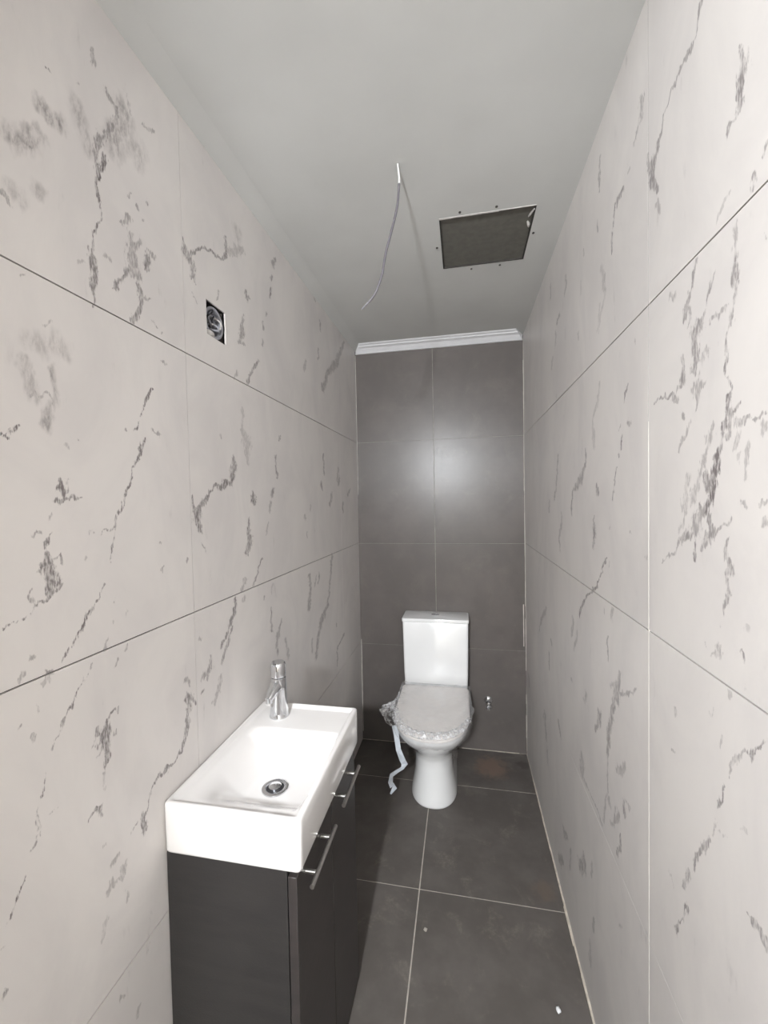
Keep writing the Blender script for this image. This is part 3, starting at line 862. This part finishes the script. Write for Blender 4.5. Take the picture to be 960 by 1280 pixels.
# ------------------------------------------------------------------ vanity cabinet
Y0, Y1 = .735, 1.168; ZT = .7335
cab = tag(empty('vanity_cabinet', (.14, (Y0 + Y1) / 2, 0)), 'dark grey laminate vanity cabinet with two bar handles against left wall', 'cabinet')
box('side_panel', .002, .2715, Y0, Y0 + .016, .0, ZT, M_cab, cab, .0008, 1)
box('side_panel', .002, .2715, Y1 - .016, Y1, .0, ZT, M_cab, cab, .0008, 1)
box('bottom_panel', .002, .268, Y0 + .016, Y1 - .016, .05, .066, M_cab, cab)
box('back_panel', .002, .010, Y0 + .016, Y1 - .016, .066, ZT, M_cab, cab)
box('plinth', .22, .236, Y0 + .016, Y1 - .016, 0, .05, M_cab, cab)
for k, (a, b, hc) in enumerate([(Y0 + .0005, .9500, .829), (.9530, Y1 - .0005, 1.050)]):
    d = box('door', .2735, .2920, a, b, .012, ZT - .012, M_cab_front, cab, .0010, 1)
    hd = empty('handle', (.2920, hc, .693)); hd.parent = d
    bar = tube('bar', [(.317, hc - .078, .693), (.317, hc + .078, .693)], .0050, M_steel, None, 14)
    me = bar.data
    # bar and posts of one handle joined into a single chrome fitting
    bm = bmesh.new(); bm.from_mesh(me); bpy.data.objects.remove(bar)
    for s in (-1, 1):
        r = bmesh.ops.create_cone(bm, cap_ends=True, segments=12, radius1=.0046, radius2=.0046, depth=.0255)
        for v in r['verts']: v.co = Vector((.3045 + v.co.z, hc + s * .045 + v.co.x, .693 + v.co.y))
    bpy.data.objects.remove(hd)
    o = bm_obj('handle', bm, M_steel, d, smooth=True, angle=50); o['label'] = 'brushed steel bar handle'
settle(cab)

# ------------------------------------------------------------------ wash basin (a shaped height field inside a rounded block)
BX, BY0, BY1, BZ, BH = .3031, .7293, 1.1737, .8421, .1082
DRX, DRY = .166, .905
def sstep(a, b, x):
    x = min(1, max(0, (x - a) / (b - a))); return x * x * (3 - 2 * x)
def basin_z(x, y):
    lip = .0115
    ex = min(x, BX - x); ey = min(y - BY0, BY1 - y); e = min(ex, ey)
    z = BZ
    # rounded outer edge
    r = .006
    if e < r: z -= r - math.sqrt(max(0, r * r - (r - e) ** 2))
    # tap deck slightly below the lip
    z -= .0075 * sstep(lip, lip + .006, min(ex, ey))
    # bowl
    bl, br, bn, bf = x - .026, (BX - .013) - x, y - (BY0 + .013), 1.045 - y
    tl = sstep(0, .085, bl); tr_ = sstep(0, .022, br); tn = sstep(0, .125, bn); tf = sstep(0, .050, bf)
    bowl = min(tl, 1) * tr_ * tn * tf
    z -= bowl * (.058 + .010 * sstep(.20, .0, math.hypot(x - DRX, y - DRY)))
    return z
xs = sorted(set([0, .0012, .0028, .0045, .0065] + [BX - q for q in (0, .0012, .0028, .0045, .0065)] + [.0065 + (BX - .013) * k / 58 for k in range(1, 58)]))
ys = sorted(set([BY0 + q for q in (0, .0012, .0028, .0045, .0065)] + [BY1 - q for q in (0, .0012, .0028, .0045, .0065)] + [BY0 + .0065 + (BY1 - BY0 - .013) * k / 84 for k in range(1, 84)]))
nx, ny = len(xs), len(ys); rc = .010
def corner(x, y):
    """round the plan corners"""
    for cx_, sx in ((rc, -1), (BX - rc, 1)):
        for cy_, sy in ((BY0 + rc, -1), (BY1 - rc, 1)):
            dx, dy = (x - cx_) * sx, (y - cy_) * sy
            if dx > 0 and dy > 0:
                m = max(dx, dy); L = math.hypot(dx, dy); return cx_ + sx * dx * m / L, cy_ + sy * dy * m / L
    return x, y
bm = bmesh.new(); G = []
for x in xs:
    G.append([])
    for y in ys:
        X, Y = corner(x, y); G[-1].append(bm.verts.new((X + .0008, Y, basin_z(x, y))))
for i in range(nx - 1):
    for j in range(ny - 1): bm.faces.new((G[i][j], G[i + 1][j], G[i + 1][j + 1], G[i][j + 1]))
loop = [G[i][0] for i in range(nx)] + [G[nx - 1][j] for j in range(1, ny)] + [G[i][ny - 1] for i in range(nx - 2, -1, -1)] + [G[0][j] for j in range(ny - 2, 0, -1)]
prev = loop; cx_, cy_ = BX / 2, (BY0 + BY1) / 2
for dz, ins in ((-.03, 0), (-(BH - .008), .0005), (-(BH - .003), .002), (-BH, .006)):
    cur = []
    for v in loop:
        f_x = (v.co.x - cx_) / (BX / 2); f_y = (v.co.y - cy_) / ((BY1 - BY0) / 2)
        cur.append(bm.verts.new((v.co.x - f_x * ins, v.co.y - f_y * ins, BZ + dz)))
    for k in range(len(loop)):
        k2 = (k + 1) % len(loop); bm.faces.new((prev[k], prev[k2], cur[k2], cur[k]))
    prev = cur
bm.faces.new(prev)
basin = tag(empty('wash_basin', (BX / 2, cy_, BZ - BH)), 'white rectangular ceramic wash basin on top of the dark vanity cabinet', 'basin')
bm_obj('bowl', bm, M_basin, basin, smooth=True, angle=60)
dz0 = basin_z(DRX, DRY) + .0012
drain = lathe('drain', [(.032, .0005), (.0315, .0030), (.028, .0040), (.0215, .0030), (.0205, .0012), (.0200, .0012)], M_chrome, (DRX, DRY, dz0 + .0005), 'z', basin, 36)
lathe('drain_well', [(.0212, .0010), (.0205, .0022), (.0012, .0022)], M_dark_metal, (DRX, DRY, dz0 + .0006), 'z', drain, 28)
lathe('plug', [(.0150, .0020), (.0150, .0062), (.0125, .0078), (.0010, .0090)], M_chrome, (DRX, DRY, dz0 + .0006), 'z', drain, 28)
settle(basin)

# ------------------------------------------------------------------ mixer tap
TX, TY, TZ = .083, 1.108, basin_z(.083, 1.108)
tap = tag(empty('mixer_tap', (TX, TY, TZ)), 'chrome single lever mixer tap standing at far end of the basin', 'tap')
lathe('body', [(.0285, 0), (.0285, .003), (.0268, .006), (.0250, .030), (.0232, .065), (.0222, .100), (.0220, .114), (.0205, .1155)], M_chrome, (TX, TY, TZ), 'z', tap, 40)
lathe('collar', [(.0205, .1150), (.0205, .1185)], M_dark_metal, (TX, TY, TZ), 'z', tap, 32)
lv = lathe('lever_cap', [(.0218, .1180), (.0222, .1200), (.0222, .150), (.0212, .156), (.0180, .160), (.001, .1605)], M_chrome, (TX, TY, TZ), 'z', tap, 40)
d_ = Vector((-.10, -.99, 0)).normalized()
def sp(r, h): return (TX + d_.x * r, TY + d_.y * r, TZ + h)
tube('spout', spline([sp(.008, .094), sp(.022, .090), sp(.036, .083), sp(.047, .076), sp(.054, .071)], 5), [.0185 - .0080 * (k / 20) for k in range(21)], M_chrome, tap, 20)
tube('aerator', [sp(.050, .076), sp(.0505, .061)], .0092, M_chrome, tap, 16)
tube('lever', spline([sp(.010, .152), sp(.022, .158), sp(.033, .163)], 4), [.0065, .0062, .006, .0058, .0055, .0052, .005, .0046, .003], M_chrome, lv, 12)
settle(tap)

# ------------------------------------------------------------------ toilet
CX = .463
def dshape(hw, yf, yb, z, n=40, ex=1.0, flen=1.35):
    """plan outline: elliptical front, straight sides, slightly rounded back"""
    pts = []; b = min(hw * flen, (yb - yf) * .75); yc = yf + b
    for k in range(n + 1):
        a = math.pi * k / n; c, s = math.cos(a), math.sin(a)
        p = 2.0 / 2.25
        pts.append((CX - hw * math.copysign(abs(c) ** p, c), yc - b * abs(s) ** p, z))
    r = min(.03, hw * .3)
    for k in range(5):
        a = math.pi / 2 * k / 4; pts.append((CX + hw - r + r * math.cos(a), yb - r + r * math.sin(a), z))
    for k in range(5):
        a = math.pi / 2 * (1 + k / 4); pts.append((CX - hw + r + r * math.cos(a), yb - r + r * math.sin(a), z))
    return pts
def loft(name, rings, mat, parent, angle=45):
    bm = bmesh.new(); prev = None
    for r in rings:
        cur = [bm.verts.new(p) for p in r]
        if prev:
            for k in range(len(cur)):
                k2 = (k + 1) % len(cur); bm.faces.new((prev[k], prev[k2], cur[k2], cur[k]))
        else: bm.faces.new(cur)
        prev = cur
    bm.faces.new(prev)
    return bm_obj(name, bm, mat, parent, smooth=True, angle=angle)
wc = tag(empty('toilet', (CX, 2.15, 0)), 'white close-coupled toilet with tall cistern against the dark back wall', 'toilet')
key = [(0, .111, 1.896, 2.385), (.006, .114, 1.892, 2.388), (.03, .111, 1.896, 2.388), (.07, .103, 1.906, 2.388), (.12, .0945, 1.918, 2.388), (.175, .0915, 1.924, 2.388),
       (.21, .0940, 1.920, 2.388), (.24, .102, 1.905, 2.388), (.27, .119, 1.876, 2.388), (.30, .137, 1.838, 2.388), (.335, .1545, 1.795, 2.388), (.365, .166, 1.762, 2.388), (.39, .172, 1.744, 2.388), (.405, .1735, 1.740, 2.388), (.410, .1725, 1.742, 2.388)]
kk = np.array(key); zz = np.concatenate([np.linspace(0, .41, 36), [.003, .006]]); zz.sort()
rings = [dshape(float(np.interp(z, kk[:, 0], kk[:, 1])), float(np.interp(z, kk[:, 0], kk[:, 2])), float(np.interp(z, kk[:, 0], kk[:, 3])), float(z)) for z in zz]
loft('pan', rings, M_porcelain, wc)
loft('seat', [dshape(.1745, 1.738, 2.215, .4105), dshape(.1770, 1.735, 2.218, .413), dshape(.1770, 1.735, 2.218, .421), dshape(.1755, 1.737, 2.216, .4225)], M_seat, wc, 60)
loft('seat_lid', [dshape(.1765, 1.736, 2.226, .4235), dshape(.1790, 1.732, 2.230, .426), dshape(.1795, 1.731, 2.231, .434), dshape(.1775, 1.734, 2.229, .4385), dshape(.172, 1.741, 2.222, .4405), dshape(.150, 1.77, 2.20, .4415)], M_seat, wc, 60)
# cistern: slightly tapering tank, separate lid with a small overhang
def rrect(hw, y0, y1, z, r=.012, n=4):
    pts = []
    for (sx, sy, a0) in ((1, 1, 0), (-1, 1, 90), (-1, -1, 180), (1, -1, 270)):
        for k in range(n + 1):
            a = math.radians(a0 + 90 * k / n)
            pts.append((CX + sx * (hw - r) + r * math.cos(a), (y1 - r if sy > 0 else y0 + r) + r * math.sin(a), z))
    return pts
loft('cistern', [rrect(.168, 2.250, 2.388, .408), rrect(.1725, 2.246, 2.391, .412), rrect(.1760, 2.244, 2.394, .50), rrect(.1805, 2.242, 2.396, .782), rrect(.1795, 2.243, 2.396, .7835)], M_porcelain, wc, 50)
cl = loft('cistern_lid', [rrect(.1810, 2.240, 2.396, .7845), rrect(.1838, 2.236, 2.398, .787), rrect(.1845, 2.235, 2.399, .800), rrect(.1825, 2.237, 2.398, .8045), rrect(.178, 2.243, 2.395, .8058)], M_porcelain, wc, 50)
lathe('flush_button', [(.0225, 0), (.0225, .0022), (.0200, .0034), (.0005, .0036)], M_chrome, (CX - .002, 2.33, .8056), 'z', cl, 28)
settle(wc)

# crumpled clear film pulled over the lid
random.seed(7)
na = 150; yc = 1.99
def lid_radius(a):
    """distance from the film's centre to the lid outline in direction a"""
    c, s = math.cos(a), math.sin(a); lo, hi = 0, .5
    for _ in range(24):
        m = (lo + hi) / 2; x, y = m * c, yc + m * s
        b = .179 * 1.35; yfc = 1.731 + b
        if y >= yfc: ins = abs(x) < .1795 and y < 2.232
        else: ins = (abs(x) / .1795) ** 2.25 + (abs(y - yfc) / b) ** 2.25 < 1
        if ins: lo = m
        else: hi = m
    return lo
prof = [(.0, .4455)] + [(k / 20, .4465) for k in range(2, 20)] + [(.975, .447), (1.0, .445), (1.025, .439), (1.035, .430), (1.035, .418), (1.03, .404), (1.02, .392), (1.0, .380)]
bm = bmesh.new(); rings = []
for i, (f, z) in enumerate(prof):
    ring = []
    for k in range(na):
        a = 2 * math.pi * k / na; r = lid_radius(a)
        x, y = CX + r * f * math.cos(a), yc + r * f * math.sin(a)
        amp = .0012 + .0095 * sstep(.62, 1.0, f)
        front = sstep(.2, 1, -math.sin(a))
        side = max(front, sstep(.1, 1, -math.cos(a)) * .9)
        j = noise.noise(Vector((x * 30, y * 22, 3.1))) * amp * .7 + abs(noise.noise(Vector((x * 62, y * 62, 9.7)))) * amp * (.5 + 1.6 * side)
        zz_ = z + abs(j) + (.001 if f < 1 else 0)
        out = 0.0
        if f >= 1.0:
            out = .004 + .010 * abs(noise.noise(Vector((math.cos(a) * 5, math.sin(a) * 5, z * 40))))
            # loose pocket of film sticking out on the left, small ear on the right
            dl = abs((a - math.radians(186) + math.pi) % (2 * math.pi) - math.pi); dr = abs((a - math.radians(2) + math.pi) % (2 * math.pi) - math.pi)
            t_ = (i - 20) / 6.0
            crk = noise.noise(Vector((a * 14, z * 90, 5.0)))
            out += sstep(.50, .0, dl) * ((.064 + .022 * crk) * math.sin(min(1, t_ * 1.5) * math.pi * .75)) + sstep(.22, 0, dr) * .012 * math.sin(min(1, t_ * 2) * math.pi)
            zz_ += sstep(.5, .0, dl) * (.010 * crk - .022 * max(0, t_))
            if math.sin(a) > .55: out = 0.0; zz_ = max(zz_, .4435 + .001 * (26 - i))
        if math.sin(a) > .55: y = min(y, 2.229)
        ring.append(bm.verts.new((x + out * math.cos(a), y + out * math.sin(a) * .8, zz_)))
    rings.append(ring)
for i in range(1, len(rings)):
    for k in range(na):
        k2 = (k + 1) % na; bm.faces.new((rings[i - 1][k], rings[i - 1][k2], rings[i][k2], rings[i][k]))
bmesh.ops.remove_doubles(bm, verts=bm.verts[:], dist=1e-5)
film = tag(empty('plastic_wrap', (CX, yc, .444)), 'crumpled clear plastic film wrapped over the toilet lid with trailing strip', 'plastic wrap')
for f_ in bm.faces:
    c_ = f_.calc_center_median()
    if c_.x < CX - .186 and c_.y < 2.12: f_.material_index = 1
fo = bm_obj('film', bm, M_film, film); fo.data.materials.append(M_fold)
# gathered, whiter folds of the film along the front of the lid
bm = bmesh.new(); prev = None; nf = 74
for k in range(nf):
    a = math.radians(186 + (338 - 186) * k / (nf - 1)); r = lid_radius(a); e = math.sin(math.pi * k / (nf - 1)) ** .5
    cur = []
    for q in range(9):
        b = math.pi * (-.15 + 1.25 * q / 8); rad = (.004 + .013 * e) * (1 + .55 * noise.noise(Vector((k * .55, q * .8, 2.2))) + .25 * noise.noise(Vector((k * 1.3, q * 1.5, 7.0))))
        rr_ = r - .012 * e + .004 + math.cos(b) * rad * 1.25
        cur.append(bm.verts.new((CX + rr_ * math.cos(a), yc + rr_ * math.sin(a), .440 + math.sin(b) * rad * .75 + .002)))
    if prev:
        for q in range(8): bm.faces.new((prev[q], prev[q + 1], cur[q + 1], cur[q]))
    prev = cur
bm_obj('gathered_fold', bm, M_fold, film)
def ribbon(name, pts, w, mat, parent, twist):
    bm = bmesh.new(); prev = None
    for k, p in enumerate(pts):
        p = Vector(p); t_ = (Vector(pts[min(k + 1, len(pts) - 1)]) - Vector(pts[max(0, k - 1)])).normalized()
        s = t_.cross(Vector((math.sin(twist[k]), -math.cos(twist[k]), 0))).normalized() * w[k]; th = Vector((0, .0006, 0))
        cur = [bm.verts.new(p - s - th), bm.verts.new(p + s - th), bm.verts.new(p + s + th), bm.verts.new(p - s + th)]
        if prev:
            for q in range(4): bm.faces.new((prev[q], prev[(q + 1) % 4], cur[(q + 1) % 4], cur[q]))
        else: bm.faces.new(cur)
        prev = cur
    bm.faces.new(prev); return bm_obj(name, bm, mat, parent)
ribbon('trailing_strip', [(.290, 1.90, .385), (.299, 1.888, .335), (.308, 1.88, .280), (.327, 1.878, .232), (.336, 1.88, .214), (.326, 1.876, .196), (.300, 1.872, .180), (.274, 1.87, .160), (.268, 1.87, .125), (.276, 1.872, .106), (.288, 1.874, .100), (.268, 1.868, .070)],
       [.016, .012, .012, .017, .015, .009, .008, .009, .011, .013, .011, .004], M_tape, film, [0, .2, .1, -.3, .2, .5, .1, -.3, .2, .5, -.2, .1])
settle(film)

# ------------------------------------------------------------------ angle valve on the back wall
VX, VZ = .752, .292
valve = tag(empty('angle_valve', (VX, D, VZ)), 'small chrome angle valve on the dark wall right of the toilet', 'valve')
lathe('escutcheon', [(.024, 0), (.023, -.004), (.016, -.010), (.008, -.012)], M_chrome, (VX, D, VZ + .006), 'y', valve, 28)
lathe('stem', [(.0075, -.005), (.0075, -.040), (.0095, -.042), (.0095, -.050)], M_chrome, (VX, D, VZ + .004), 'y', valve, 20)
lathe('knob', [(.012, -.048), (.0145, -.052), (.0145, -.066), (.011, -.070), (.002, -.071)], M_chrome, (VX, D, VZ - .002), 'y', valve, 12)
lathe('outlet', [(.0065, .0), (.0065, -.022), (.0085, -.023), (.0085, -.032), (.005, -.033)], M_chrome, (VX, D - .036, VZ - .001), 'z', valve, 16)
settle(valve)

# ------------------------------------------------------------------ crumbs on the floor
def crumb(name, x, y, r, h, mat, seed):
    bm = bmesh.new(); bmesh.ops.create_icosphere(bm, subdivisions=2, radius=1)
    for v in bm.verts:
        k = 1 + .45 * noise.noise(v.co * 1.7 + Vector((seed, 0, 0)))
        v.co = Vector((x + v.co.x * r * k, y + v.co.y * r * 1.25 * k, max(0, h * .8 + v.co.z * h * k)))
    return bm_obj(name, bm, mat, None, True)
tag(crumb('plaster_crumb', .871, 1.192, .0065, .004, M_gloss_white, 1.0), 'bright white plaster crumb lying on the floor by right wall', 'crumb')
tag(crumb('mortar_fleck', .479, 1.348, .006, .0012, M_grout_floor, 5.0), 'dull grey mortar fleck on the floor beside the central joint', 'crumb')
